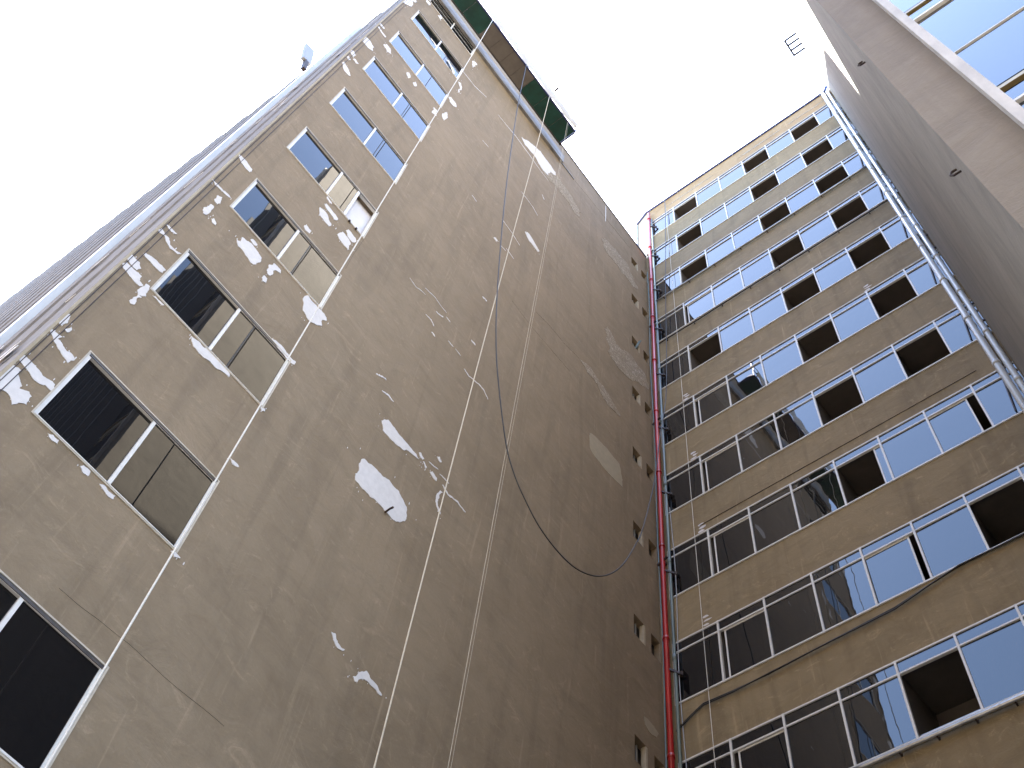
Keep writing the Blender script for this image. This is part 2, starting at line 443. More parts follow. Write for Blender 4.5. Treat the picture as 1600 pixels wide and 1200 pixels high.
TAN = [
 [(-2.822,25.57),(-2.662,25.682),(-2.132,25.809),(-1.589,25.789),(-1.448,25.233),(-1.458,24.895),(-1.775,24.804),(-2.296,24.759),(-2.754,24.868)],
 [(-0.712,17.879),(-0.5,17.919),(-0.21,17.859),(-0.297,17.681),(-0.456,17.626),(-0.664,17.693)],
]
CRACK = [
 (0.021,[(-8.999,23.116),(-8.776,23.056),(-8.643,23.145),(-8.505,23.18)]),
 (0.022,[(-8.569,23.417),(-8.256,23.505),(-8.082,23.451),(-7.864,23.436)]),
 (0.037,[(-8.116,23.028),(-7.994,23.072),(-7.904,23.139)]),
 (0.037,[(-8.326,22.502),(-8.154,22.536),(-8.05,22.424)]),
 (0.032,[(-7.836,23.264),(-7.701,23.262)]),
 (0.062,[(-8.048,22.14),(-7.937,22.122)]),
 (0.032,[(-7.601,22.502),(-7.433,22.5)]),
 (0.026,[(-7.369,22.519),(-7.187,22.485)]),
 (0.066,[(-7.033,23.505),(-6.897,23.522)]),
 (0.072,[(-7.065,25.834),(-6.914,25.866)]),
 (0.067,[(-7.232,29.383),(-7.107,29.444)]),
 (0.034,[(-8.324,30.245),(-8.125,30.201)]),
 (0.045,[(-8.826,19.017),(-8.701,19.107),(-8.6,19.163)]),
 (0.037,[(-7.01,22.186),(-6.841,22.132),(-6.546,22.245),(-6.36,22.251),(-6.199,22.099)]),
 (0.040,[(-8.591,18.764),(-8.422,18.819),(-8.294,18.796)]),
 (0.027,[(-7.192,18.292),(-7.063,18.306),(-6.956,18.359)]),
 (0.027,[(-6.894,18.283),(-6.751,18.298),(-6.641,18.302)]),
 (0.045,[(-6.771,18.091),(-6.597,18.008),(-6.346,18.074),(-6.123,18.035)]),
 (0.041,[(-8.514,38.122),(-8.113,38.16),(-7.581,38.265),(-6.737,38.177),(-6.236,38.083),(-5.779,38.083)]),
 (0.028,[(-7.174,31.048),(-6.706,30.979),(-6.337,30.808)]),
 (0.027,[(-6.973,29.453),(-6.76,29.488)]),
 (0.031,[(-6.781,34.46),(-6.463,34.454),(-6.204,34.421),(-5.928,34.25)]),
 (0.027,[(-6.761,29.674),(-6.435,29.598)]),
 (0.039,[(-5.93,36.28),(-5.806,36.072)]),
 (0.031,[(-8.667,34.571),(-8.402,34.634)]),
 (0.040,[(-10.329,37.898),(-9.715,37.942),(-9.152,38.31)]),
 (0.039,[(-2.678,43.01),(-2.647,41.338)]),
]
HOSE = [(1.02,-8.792,41.554),(1.02,-8.623,37.71),(1.02,-8.468,35.019),(1.02,-8.048,29.342),(1.02,-7.543,24.36),(1.02,-7.214,21.995),(1.02,-6.895,20.559),(1.02,-6.441,19.042),(1.02,-6.105,18.41),(1.02,-5.745,18.054),(1.02,-5.308,17.767),(1.02,-4.784,17.665),(1.02,-4.233,17.771),(1.02,-3.679,18.165),(1.02,-3.201,18.773),(1.02,-2.796,19.548),(1.02,-2.424,20.551),(1.02,-2.161,21.38),(1.02,-1.868,22.711),(1.02,-1.628,23.941),(1.02,-1.409,25.529),(1.02,-1.323,26.266)]
HAIR = [[(-11.174,10.406),(-10.767,10.443),(-10.245,10.494),(-9.677,10.493),(-8.814,10.544)],
 [(-4.543,41.368),(-3.493,41.548),(-2.295,41.729),(-1.066,41.984)],
 [(-6.163,27.314),(-5.368,27.218),(-4.579,27.278),(-3.774,27.34)],
 [(-10.275,22.543),(-10.302,21.675),(-10.29,20.972)],
 [(-5.292,28.243),(-4.762,28.404),(-4.07,28.439),(-3.446,28.626)]]
# ------------------------------------------------------------------ ground
g = MB().quad((-600, -600, 0), (600, -600, 0), (600, 600, 0), (-600, 600, 0)).build('ground', 'paving')
tag(g, 'bare concrete ground around the towers', kind='structure')

# ------------------------------------------------------------------ blank-wall tower (wall in the plane x = 0)
tower = empty('tower_block', (-6, -6.5, 0), 'taupe tower with a blank patched wall and one column of windows', 'tower')
WY0, WY1 = -12.551, -10.309
WH = 1.52
WZ = [38.18 - 3.516 * k for k in range(-1, 10)]           # window heads
small = [(y, y + .42, 41.26 - 3.44 * k - .63, 41.26 - 3.44 * k) for k in range(0, 11) for y in (-1.0,)]
small += [(-.37, -.035, 41.26 - 3.44 * k - .63, 41.26 - 3.44 * k) for k in range(0, 11)]
holes = [(WY0, WY1, z - WH, z) for z in WZ] + small
YL = -13.085
def PA(u, z, d): return (-d, u, z)
mb = holed_wall(PA, YL, 0.0, 0.0, ZA, holes, .16, MB())
wallA = mb.build('wall', 'taupe_paint', tower)
# body behind: roof, back, and dark rooms behind the openings
body = MB()
body.quad((0, YL, ZA), (0, 0, ZA), (-24.5, 0, ZA), (-24.5, YL - .90, ZA))
body.quad((-24.5, YL - .90, 0), (-24.5, 0, 0), (-24.5, 0, ZA), (-24.5, YL - .90, ZA))
body.quad((-.17, -.002, 0), (-24.5, -.002, 0), (-24.5, -.002, ZA - .01), (-.17, -.002, ZA - .01))
body.build('roof', 'roof_felt', tower)
cop = MB()
cop.box((-.10, YL + .02, ZA), (.035, -.02, ZA + .05))
cop.build('coping', 'blue_steel', tower)

def ragged(poly, levels, amp):
    pts = [Vector(p) for p in poly]
    for l in range(levels):
        out = []
        for i, p in enumerate(pts):
            q = pts[(i + 1) % len(pts)]
            d = q - p
            n = Vector((-d.y, d.x))
            out += [p, (p + q) / 2 + n * random.uniform(-amp, amp)]
        pts = out
        amp *= .9
    return pts

def patch(name, poly, mat, levels=3, amp=.16, th=.007, flecks=0):
    m = MB()
    pts = ragged([Vector(p) for p in poly], levels, amp)
    th *= random.uniform(.75, 1.4)
    m.prism([(0.0005, p.x, p.y) for p in pts], (th, 0, 0))
    if flecks:
        ys = [p[0] for p in poly]; zs = [p[1] for p in poly]
        w, h = max(ys) - min(ys), max(zs) - min(zs)
        for _ in range(flecks):
            b = Vector(random.choice(poly))
            c = b + Vector((random.gauss(0, .12 * w + .02), random.gauss(0, .10 * h + .03)))
            r = random.uniform(.003, .009)
            e = random.uniform(1, 5.0)
            m.prism([(0.0005, c.x + r * math.cos(t) , c.y + r * e * math.sin(t)) for t in [i * math.pi / 3 + random.uniform(-.3, .3) for i in range(6)]], (.003, 0, 0))
    return m.build(name, mat, wallA, fixn=True)

for poly in WHITE:
    ys = [p[0] for p in poly]; zs = [p[1] for p in poly]
    big = (max(ys) - min(ys)) * (max(zs) - min(zs)) > .12
    patch('filler_patch', poly, 'filler', 3, .15, .008, 16 if big else 3)
for k, poly in enumerate(PEEL):
    patch('peeled_patch', poly, 'peeled', 4, .22, .0030 + .0009 * k, 10)
for poly in TAN:
    patch('repair_patch', poly, 'tan_filler', 3, .10, .005, 3)
for w, line in CRACK:
    pts = [Vector(p) for p in line]
    fine = []
    for i in range(len(pts) - 1):
        for k in range(5):
            fine.append(pts[i].lerp(pts[i + 1], k / 5))
    fine.append(pts[-1])
    L, Rr = [], []
    for i, p in enumerate(fine):
        d = (fine[min(i + 1, len(fine) - 1)] - fine[max(i - 1, 0)]).normalized()
        n = Vector((-d.y, d.x))
        e = .35 + .65 * math.sin(math.pi * (i + .5) / len(fine)) ** .5
        hw = w / 2 * e * random.uniform(.6, 1.25)
        p = p + n * random.uniform(-.25, .25) * w
        L.append(p + n * hw); Rr.append(p - n * hw)
    out = L + Rr[::-1]
    MB().prism([(0.0005, p.x, p.y) for p in out], (random.uniform(.0045, .0072), 0, 0)).build('crack_filler', 'filler', wallA, fixn=True)

# hairline joints and cracks
for line in HAIR:
    pts = []
    for i in range(len(line) - 1):
        a, c = Vector(line[i]), Vector(line[i + 1])
        for k in range(8):
            p = a.lerp(c, k / 8)
            pts.append((.0005, p.x, p.y + .012 * noise.noise(Vector((p.x * 3, p.y * 3, 1)))))
    pts.append((.0005, *line[-1]))
    MB().tube(pts, .0032, 4).build('hairline_crack', 'crack_brown', wallA)
# windows of the blank wall
def tower_window(i, z1):
    z0 = z1 - WH
    y0, y1 = WY0, WY1
    ym = (y0 + y1) / 2 + .02
    t = .05
    xg = -.048
    fr = MB()
    fr.box((-.068, y0 + .002, z0 + .002), (-.008, y0 + t, z1 - .002))          # left jamb
    fr.box((-.068, y1 - t, z0 + .002), (-.008, y1 - .002, z1 - .002))
    fr.box((-.068, y0 + t, z1 - t), (-.008, y1 - t, z1 - .002))
    fr.box((-.068, y0 + t, z0 + .002), (-.008, y1 - t, z0 + t))
    fr.box((-.065, ym - .024, z0 + t), (-.006, ym + .024, z1 - t))
    w = fr.build('window', 'white_frame', tower)
    # painted plaster margin round the opening
    mg = MB()
    e = .022
    mg.box((.0005, y0 - e, z0 - e), (.012, y0, z1 + e))
    mg.box((.0005, y1, z0 - e), (.012, y1 + e, z1 + e))
    mg.box((.0005, y0, z1), (.011, y1, z1 + e))
    mg.box((.0005, y0, z0 - e), (.013, y1, z0))
    mg.build('margin', 'cream_frame', w)
    # painted linings of the opening
    ln = MB()
    ln.box((-.007, y1 - .010, z0 + .002), (-.002, y1 - .002, z1 - .002))
    ln.box((-.007, y0 + .002, z0 + .002), (-.002, y0 + .010, z1 - .002))
    ln.box((-.007, y0 + .010, z0 + .002), (.020, y1 - .010, z0 + .012))
    ln.build('sill', 'white_frame', w)
    tr = MB()
    for dx in (-.002,):
        tr.box((dx - .006, y0 + .011, z1 - .045), (dx + .006, y1 - .011, z1 - .004))
    tr.build('track', 'track_metal', w)
    def glass(a, b, x, name='pane', mat='window_glass', zz=(z0 + t, z1 - t)):
        me = MB().box((-.004, a - (a + b) / 2, zz[0] - (zz[0] + zz[1]) / 2), (.004, b - (a + b) / 2, zz[1] - (zz[0] + zz[1]) / 2)).mesh(name, mat)
        return instance(name, me, w, (x, (a + b) / 2, (zz[0] + zz[1]) / 2), (0, random.uniform(-.004, .004), random.uniform(-.004, .004)))
    if i == 0:                       # topmost: louvre blades
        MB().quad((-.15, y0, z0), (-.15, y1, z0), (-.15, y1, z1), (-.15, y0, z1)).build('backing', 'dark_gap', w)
        nb = 7
        for (a, b) in ((y0 + t, ym - .024), (ym + .024, y1 - t)):
            for k in range(nb):
                zc = z0 + t + (k + .5) * (WH - 2 * t) / nb
                m = MB().box((-.008, a - (a + b) / 2, -.006), (.075, b - (a + b) / 2, .006))
                instance('louvre_blade', m.mesh('louvre_blade', 'sheet_white' if k % 2 else 'window_glass'), w, (-.09, (a + b) / 2, zc), (0, R(52), 0))
    elif i == 5:                     # one sash slid open, pale blind behind
        glass(y0 + t, ym - .024, xg)
        y2 = ym + .52
        MB().box((-.065, y2 - .03, z0 + t), (.001, y2 + .03, z1 - t)).build('mullion', 'white_frame', w)
        glass(ym + .024, y2 - .03, xg + .03)
        MB().box((-.185, y2 + .03, z0 + .26), (-.165, y1 + .05, z1 + .05)).build('blind', 'blind', w)
        for yy in (y1 - .45, y1 - .25):
            MB().box((.012, yy, z0 - .06), (.05, yy + .04, z0 - .015)).build('bracket', 'clamp_iron', w)
    else:
        glass(y0 + t, ym - .024, xg)
        glass(ym + .024, y1 - t, xg + .022)
        # edge of the inner sash seen through the glass
        ye = ym + .33 + random.uniform(-.04, .04)
        if i in (3, 4, 6, 7):
            MB().box((xg + .030, ye - .008, z0 + t), (xg + .036, ye + .008, z1 - t)).build('gasket', 'dark_gap', w)
for i, z in enumerate(WZ):
    tower_window(i, z)

for (a, b, c, d) in small:
    m = MB()
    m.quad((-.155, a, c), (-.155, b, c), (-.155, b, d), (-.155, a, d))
    o = m.build('vent_opening', 'dark_gap', tower)
    if a < -.9:
        for k in range(2):
            yy = a + .10 + k * .14
            MB().box((-.150, yy, c + .002), (-.120, yy + .02, d - .002)).build('bar', 'cable_grey', o)
        MB().box((-.11, b - .06, c + .001), (-.003, b - .002, d - .002)).build('jamb', 'cream_paint', o)
MB().beam((-.08, -.72, 27.02 + 6.95), (.10, -.70, 27.42 + 6.95), .12, .012, (0, 1, 0)).build('loose_shutter', 'teal_pipe', tower)

# corner bead and thin cables down the left arris
MB().box((-.004, YL - .012, 0), (.014, YL + .026, ZA - .02)).build('corner_bead', 'cream_paint', tower)
for y in (-13.035, -12.955):
    pts = [(.012, y + .006 * noise.noise(Vector((z * .25, y, 0))), z) for z in [i * 1.2 for i in range(36)]]
    tag(MB().tube(pts, .006, 5).build('wall_cable', 'clamp_iron'),
        'thin dark cable on the wall, the one closest to the cream corner bead' if y < -13 else 'thin dark cable on the wall, second from the cream corner bead', 'cable', 'cables beside the corner bead')

# serrated concrete flank (plane near y = -13.1, running back in -x)
nf = 18
for k in range(nf):
    xa, xb = -1.306 * k - (.012 if k == 0 else .03), -1.306 * (k + 1)
    ya = YL - .014 - .0365 * 1.306 * k
    yb = ya - .0365 * 1.306
    m = MB()
    n = 0
    # shallow folded panel: flat face with a proud rib at its far edge
    prof = [(xa, ya), (xa - .95, ya - .020), (xa - .97, ya - .052), (xb, yb - .030), (xb, ya + .35), (xa, ya + .35)]
    m.prism([(x, y, 0.0) for x, y in prof], (0, 0, ZA + .02))
    m.build('concrete_panel', 'fin_concrete', tower, fixn=True)
m = MB()
x3, x4 = -3.2, -4.55
m.box((x4, YL - .0365 * 4.7 - .075, 0), (x3, YL - .0365 * 3.1 - .012, ZA + .01))
m.build('white_strip', 'white_pipe', tower)
random.seed(11)
# lime splashes on the flank beside the strip
for k in range(26):
    z = 6 + 36 * random.random() ** 1.0
    x = -.3 - 2.6 * random.random()
    y = YL - .016 - .0365 * abs(x) - .030
    r = random.uniform(.10, .35)
    pts = []
    for j in range(10):
        t = j * 2 * math.pi / 10
        q = random.uniform(.4, 1.1)
        pts.append((x + r * q * math.cos(t), y, z + r * .5 * q * math.sin(t)))
    MB().prism(pts, (0, -.006, 0)).build('lime_splash', 'filler', tower, fixn=True)

# ------------------------------------------------------------------ ribbon-window wing (wall in the plane y = 0)
wing = empty('office_wing', (4.5, 4, 0), 'tan wing with rows of ribbon windows between two tower walls', 'building')
BW = 1.0913
M0 = 1.373 - BW
XE = 8.90
heads = [46.83 - 3.3 * k for k in range(12)]
SILL = 1.82
TR = .30
def PB(u, z, d): return (u, d, z)
mb = holed_wall(PB, 0.10, 8.93, 0.0, ZB, [(M0, XE, h - SILL, h) for h in heads], .12, MB())
wallB = mb.build('wall', 'tan_paint', wing)
MB().box((.11, -.014, heads[0] + .03), (8.915, -.0005, ZB - .001)).build('parapet_glow_band', 'ochre_glow_paint', wing)  # thin slab whose ochre colour carries the warm bounce glow
CX, CY = -.50, .20
m = MB()
m.quad((.10, 0, 40), (.10, 0, ZB), (CX, CY, ZB), (CX, CY, 40))
m.quad((CX, CY, 40), (CX, CY, ZB), (CX, 12, ZB), (CX, 12, 40))
m.build('corner_return', 'cream_paint', wing)
MB().quad((-.03, .001, 0), (.10, .001, 0), (.10, .001, ZA), (-.03, .001, ZA)).build('corner_strip', 'tan_paint', wing)
MB().box((CX - .04, CY - .04, 41), (CX + .02, CY + .05, ZB)).build('corner_flashing', 'galvanised', wing)
m = MB()
m.quad((CX, CY, ZB), (8.93, CY, ZB), (8.93, 12, ZB), (CX, 12, ZB))
m.quad((.10, 0, ZB), (8.93, 0, ZB), (8.93, CY, ZB), (CX, CY, ZB))
m.quad((CX, 12, 0), (8.93, 12, 0), (8.93, 12, ZB), (CX, 12, ZB))
m.quad((CX + .01, .21, 0), (CX + .01, 12, 0), (CX + .01, 12, ZB), (CX + .01, .21, ZB))
m.build('roof', 'roof_felt', wing)
# rail pipe along the parapet
pts = [(CX, CY - .03, ZB + .05), (.10, -.03, ZB + .05), (4.0, -.03, ZB + .03), (8.2, -.03, ZB + .04), (8.72, -.04, ZB + .06), (8.86, -.10, ZB + .30)]
par = MB().tube(pts, .060, 8).build('parapet_rail', 'blue_steel', wing, smooth=True)
for k in range(13):
    x = .3 + k * .68
    MB().box((x, -.055, ZB - .06), (x + .05, -.005, ZB + .0)).build('rail_clip', 'galvanised', wing)

T = .042
def bay_frame(wd):
    m = MB()
    h = SILL
    m.box((0, -.022, -h), (T, .04, 0))                 # mullion
    m.box((T, -.018, -.036), (wd, .038, -.001))        # head
    m.box((T, -.020, -TR - .036), (wd, .038, -TR))     # transom
    m.box((T, -.030, -h + .001), (wd, .036, -h + .036))  # sill
    return m
wd_last = XE - (M0 + 7 * BW)
frame_me = bay_frame(BW).mesh('window', 'white_frame')
frame_last = bay_frame(wd_last).mesh('window', 'white_frame')
def cbox(w, h, d): return MB().box((-w / 2, -d / 2, -h / 2), (w / 2, d / 2, h / 2))
PH = SILL - TR - .036 - .036
TH = TR - .036
def pane_me(w): return (cbox(w, PH, .008).mesh('pane', 'wing_glass'), cbox(w, TH, .008).mesh('transom_pane', 'wing_glass'))
pm, tm = pane_me(BW - T)
pml, tml = pane_me(wd_last - T)
def sash_frame(w, h, t=.034):
    m = MB()
    m.box((-w / 2, -.012, -h / 2), (-w / 2 + t, .012, h / 2))
    m.box((w / 2 - t, -.012, -h / 2), (w / 2, .012, h / 2))
    m.box((-w / 2 + t, -.012, h / 2 - t), (w / 2 - t, .012, h / 2))
    m.box((-w / 2 + t, -.012, -h / 2), (w / 2 - t, .012, -h / 2 + t))
    return m
sw = BW - T - .01
sash_me = sash_frame(sw, PH - .01).mesh('sash', 'white_frame')
sashglass_me = cbox(sw - .068, PH - .078, .006).mesh('pane', 'wing_glass')
rm = MB()
rw, rh, rd = BW - T, PH, 1.3
rm.quad((-rw / 2, 0, rh / 2 + .05), (rw / 2, 0, rh / 2 + .05), (rw / 2, rd, rh / 2 + .25), (-rw / 2, rd, rh / 2 + .25))
rm.quad((-rw / 2, rd, -rh / 2), (rw / 2, rd, -rh / 2), (rw / 2, rd, rh / 2 + .25), (-rw / 2, rd, rh / 2 + .25))
rm.quad((-rw / 2, 0, -rh / 2), (-rw / 2, rd, -rh / 2), (-rw / 2, rd, rh / 2 + .25), (-rw / 2, 0, rh / 2 + .05))
rm.quad((rw / 2, 0, -rh / 2), (rw / 2, rd, -rh / 2), (rw / 2, rd, rh / 2 + .25), (rw / 2, 0, rh / 2 + .05))
rm.quad((-rw / 2, 0, -rh / 2), (rw / 2, 0, -rh / 2), (rw / 2, rd, -rh / 2), (-rw / 2, rd, -rh / 2))
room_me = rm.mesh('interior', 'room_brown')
rail_me = cbox(BW - T, .03, .03).mesh('guard_rail', 'galvanised')

# sash state: fraction the sash has been slid aside (None = fixed glass, 1 = wide open)
OPEN = {(r, b): 1.0 for r in range(12) for b in (1, 4, 6)}
OPEN[(7, 4)] = .80; OPEN[(7, 6)] = -.16; OPEN[(8, 4)] = -.10; OPEN[(8, 6)] = 1.0
for r in (3, 5, 6, 7, 8, 9):
    OPEN[(r, 1)] = .10
for r in range(12):
    h = heads[r]
    for b in range(8):
        x0 = M0 + b * BW
        last = b == 7
        wd = wd_last if last else BW
        w = instance('window', frame_last if last else frame_me, wing, (x0, 0, h))
        xc = x0 + (T + wd) / 2
        zc = h - TR - .036 - PH / 2
        zt = h - .036 - TH / 2
        tilt = lambda: (random.uniform(-.004, .004), 0, random.uniform(-.006, .006))
        instance('transom_pane', tml if last else tm, w, (xc, .012, zt), tilt())
        st = OPEN.get((r, b))
        if st is None:
            instance('pane', pml if last else pm, w, (xc, .012, zc), tilt())
        else:
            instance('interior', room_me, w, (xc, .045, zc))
            if st < 1:
                off = st * BW
                s = instance('sash', sash_me, w, (xc + (off if st != .10 else .09), .028, zc))
                sg = instance('pane', sashglass_me, s, (xc + (off if st != .10 else .09), .030, zc), tilt()) if False else None
                o = bpy.data.objects.new('sash_pane', sashglass_me)
                place(o, w, (xc + (off if st != .10 else .09), .030, zc))
                o.rotation_euler = tilt()
            instance('guard_rail', rail_me, w, (xc, .10, zc - PH / 2 + .12))
# window backs so that nothing shows between the panes
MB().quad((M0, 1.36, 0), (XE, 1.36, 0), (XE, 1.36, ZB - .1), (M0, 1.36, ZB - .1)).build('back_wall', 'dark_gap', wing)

# pipes and cables along the spandrels
def spandrel_run(name, z, r, mat, x0=.35, x1=8.6, sag=0.0, y=-.04, label='', group=None):
    pts = [(x0 + (x1 - x0) * i / 24, y - r, z + sag * noise.noise(Vector((i * .35, z, 0)))) for i in range(25)]
    root = MB().tube(pts, r, 7).build(name, mat, None, smooth=True)
    tag(root, label, 'pipe' if 'pipe' in name else 'cable', group)
    for i in range(1, 24, 3):
        p = pts[i]
        MB().box((p[0] - .015, -.001, p[2] - .05), (p[0] + .015, p[1] - r * .2, p[2] + .02)).build('clip', 'clamp_iron', root)
    return root
spandrel_run('conduit_pipe', heads[2] - SILL - .10, .038, 'galvanised', label='grey metal conduit pipe under the third window row from the roof')
spandrel_run('spandrel_cable', heads[3] - SILL - .22, .022, 'rubber', sag=.05, label='black cable under the fourth window row from the roof')
spandrel_run('drain_pipe', heads[9] - SILL - .12, .05, 'galvanised', x0=3.5, label='grey drain pipe under the lowest window row')
c1 = [(.30, -.04, 17.93), (.62, -.045, 18.12), (.93, -.05, 18.27), (1.6, -.05, 18.22), (2.33, -.05, 18.21), (3.6, -.05, 18.27), (4.98, -.05, 18.33), (5.7, -.05, 18.47), (6.29, -.05, 18.57), (7.49, -.05, 18.59), (8.7, -.05, 18.62)]
for i in range(2):
    pts = [(x, y - .02 * i, z - .035 * i * (1 + math.sin(x * 1.7))) for x, y, z in c1]
    tag(MB().tube(pts, .016, 6).build('spandrel_cable', 'rubber', None, smooth=True),
        'slack black cable across the wall above the lowest windows, ' + ('upper strand' if i == 0 else 'lower sagging strand'), 'cable', 'slack cables above the lowest windows')
pts = [(x, -.012, 31.1 - 3.3 * 2 - .48 + .012 * x) for x in [1.2 + i * .5 for i in range(15)]]
tag(MB().tube(pts, .008, 5).build('spandrel_cable', 'clamp_iron'), 'thin dark wire along the wall under the seventh window row', 'cable')
# lime splashes on the spandrels
for (x, k) in ((1.15, 4), (1.2, 5), (1.22, 6), (1.12, 7), (6.9, 4)):
    for j in range(3):
        z = heads[k + 1] + .08 + .13 * j
        pts = []
        for a in range(9):
            t = a * 2 * math.pi / 9
            q = random.uniform(.5, 1.1)
            pts.append((x + (j % 2) * .05 + .11 * q * math.cos(t), -.0005, z + .045 * q * math.sin(t)))
        MB().prism(pts, (0, -.004, 0)).build('lime_splash', 'filler', wing, fixn=True)
# rendering repair strip under the parapet
for (xa, xb) in ((1.0, 3.4), (4.6, 6.6), (6.9, 8.6)):
    top = []; bot = []
    n = 22
    for i in range(n + 1):
        x = xa + (xb - xa) * i / n
        zz = 47.45 + .10 * noise.noise(Vector((x * 1.3, 3, 0)))
        hw = (.05 + .09 * abs(noise.noise(Vector((x * 2.1, 9, 1))))) * math.sin(math.pi * (i + .3) / (n + .6)) ** .4
        top.append((x, -.0145, zz + hw)); bot.append((x, -.0145, zz - hw))
    MB().prism(top + bot[::-1], (0, -.006, 0)).build('peeled_patch', 'peeled', wing, fixn=True)

# ------------------------------------------------------------------ pipes in the corner
PX, PY = .205, -.15
riser = empty('fire_riser', (PX, PY, 0), 'red painted fire riser pipe running up the inner corner', 'pipe')
MB().tube([(PX, PY, 0.0), (PX + .03, PY, 30), (PX + .10, PY, 47.6)], .060, 14).build('pipe', 'red_pipe', riser, smooth=True)
def rx(z): return PX + (.03 * z / 30 if z < 30 else .03 + .07 * (z - 30) / 17.6)
zz = 4.0
k = 0
while zz < 47:
    x = rx(zz)
    MB().tube([(x, PY, zz - .045), (x, PY, zz + .045)], .076, 14).build('coupling', 'red_pipe', riser, smooth=True)
    if k % 2 == 0:
        b = MB().beam((x - .16, PY + .02, zz - .60), (x + .14, PY - .02, zz - .52), .05, .05)
        b.box((x - .03, PY + .05, zz - .58), (x + .03, -.001, zz - .52))
        b.build('bracket', 'clamp_iron', riser)
    zz += 3.3; k += 1
for h in heads[:11]:
    z = h - .9
    m = MB().beam((rx(z) + .05, PY, z), (rx(z) + .24, -.06, z - .16), .05, .05)
    m.beam((rx(z) + .24, -.06, z - .16), (rx(z) + .27, -.02, z - .16), .08, .10)
    m.build('bracket', 'clamp_iron', riser)
tp = empty('drain_pipe', (.36, -.10, 0), 'slim teal grey drain pipe beside the red riser', 'pipe')
MB().tube([(.36, -.08, 0), (.38, -.08, 46.9)], .036, 10).build('pipe', 'teal_pipe', tp, smooth=True)
for k in range(14):
    z = 3.4 + 3.3 * k
    MB().tube([(.362, -.08, z - .09), (.362, -.08, z + .09)], .047, 10).build('coupling', 'teal_pipe', tp, smooth=True)
pts = [(.065 + .02 * math.sin(z * .7), -.055 - .012 * math.sin(z * .43), z) for z in [i * .8 for i in range(53)]]
tag(MB().tube(pts, .014, 6).build('corner_cable', 'teal_pipe'), 'thin greenish cable in the corner behind the red riser', 'cable')
pts = [(.46 + .03 * math.sin(z * .9), -.05, z) for z in [14 + i * .6 for i in range(20)]]
tag(MB().tube(pts, .010, 6).build('corner_cable', 'cable_grey'), 'loose grey wire hanging between the teal pipe and the windows', 'cable')

for (x, y, r, lab) in ((8.80, -.09, .070, 'white downpipe tight in the corner against the grey flank wall'), (8.62, -.11, .078, 'white downpipe beside the last ribbon windows, with slanting struts')):
    dp = empty('downpipe', (x, y, 0), lab, 'pipe', 'white downpipes in the corner')
    MB().tube([(x, y, 0), (x, y, ZB - .30)], r, 12).build('pipe', 'white_pipe', dp, smooth=True)
    for k in range(20):
        z = 2.2 + 2.3 * k + (.9 if x < 8.7 else 0)
        MB().tube([(x, y, z - .07), (x, y, z + .07)], r + .012, 12).build('coupling', 'white_pipe', dp, smooth=True)
        if k % 2 == 0:
            MB().box((x + .04, y - .02, z + .5), (8.93, y + .03, z + .54)).build('bracket', 'clamp_iron', dp)
    if x < 8.7:
        for k in range(11):
            z = heads[k] - 1.0
            MB().beam((8.44, -.03, z - .7), (8.56, -.06, z + .5), .03, .03).build('strut', 'clamp_iron', dp)

# ------------------------------------------------------------------ block beside the wing (flank x ~ 9, front y ~ -9.6)
block = empty('curtain_wall_block', (14, -3, 0), 'grey block with a blank flank, a plain pier and a glazed front', 'building')
SL, X0C, YD = .036, 8.92, -9.6
XD = X0C - SL * YD
def PC(y): return X0C - SL * y
m = MB()
m.quad((PC(0), 0, 0), (PC(YD), YD, 0), (PC(YD), YD, ZB), (PC(0), 0, ZB))
m.quad((PC(0), 0, ZB - .6), (PC(0), 0, ZB), (PC(0), 12, ZB), (PC(0), 12, ZB - .6))
m.build('flank_wall', 'grey_paint', block)
XF = 9.77
MB().quad((XD, YD, 0), (XF, YD, 0), (XF, YD, ZB), (XD, YD, ZB)).build('pier', 'pier_paint', block)
MB().box((XF, YD - .10, 0), (XF + .095, YD + .3, ZB)).build('edge_fin', 'fin_white', block)
MB().quad((PC(0), 12, ZB), (PC(0), 0, ZB), (XD, YD, ZB), (34, YD, ZB)).build('roof', 'roof_felt', block)
MB().beam((PC(0) + .0, -.02, ZB + .02), (XD, YD, ZB + .02), .05, .06).build('coping', 'rubber', block)
PER = 3.86
wpan = 2.4
XG = XF + .095
XR = 34.0
npan = 8
strip_l = XR - XG
def gpane(h): return cbox(wpan - .03, h, .01).mesh('pane', 'curtain_glass')
gA, gB, gC = gpane(1.72), gpane(1.40), gpane(.34)
barw = MB().box((XG, YD - .025, -.022), (XR, YD + .05, .022)).mesh('transom', 'white_frame')
thinw = MB().box((XG, YD - .006, -.007), (XR, YD + .05, .007)).mesh('transom', 'white_frame')
darkw = MB().box((XG, YD + .05, -.12), (XR, YD + .10, .12)).mesh('spandrel_strip', 'dark_gap')
goldw = MB().box((XG, YD - .01, -.035), (XR, YD + .04, .035)).mesh('trim', 'gold_trim')
for k in range(-4, 9):
    zb = 15.49 + PER * k
    if zb > ZB - .1 or zb - 3.6 < 0: continue
    f = instance('transom', barw, block, (0, 0, zb))
    instance('thin_transom', thinw, block, (0, 0, zb - 1.79))
    s = instance('spandrel_strip', darkw, block, (0, 0, zb - 3.36))
    instance('trim', goldw, s, (0, 0, zb - 3.36))
    for j in range(npan):
        xc = XG + (j + .5) * wpan
        for me, zc in ((gA, zb - .03 - .87), (gB, zb - 1.81 - .71), (gC, zb - 3.49 - .17)):
            instance('pane', me, block, (xc, YD + .02, zc), (random.uniform(-.006, .006), 0, random.uniform(-.004, .004)))
MB().quad((XG, YD + .25, 0), (XR, YD + .25, 0), (XR, YD + .25, ZB), (XG, YD + .25, ZB)).build('back_wall', 'dark_gap', block)
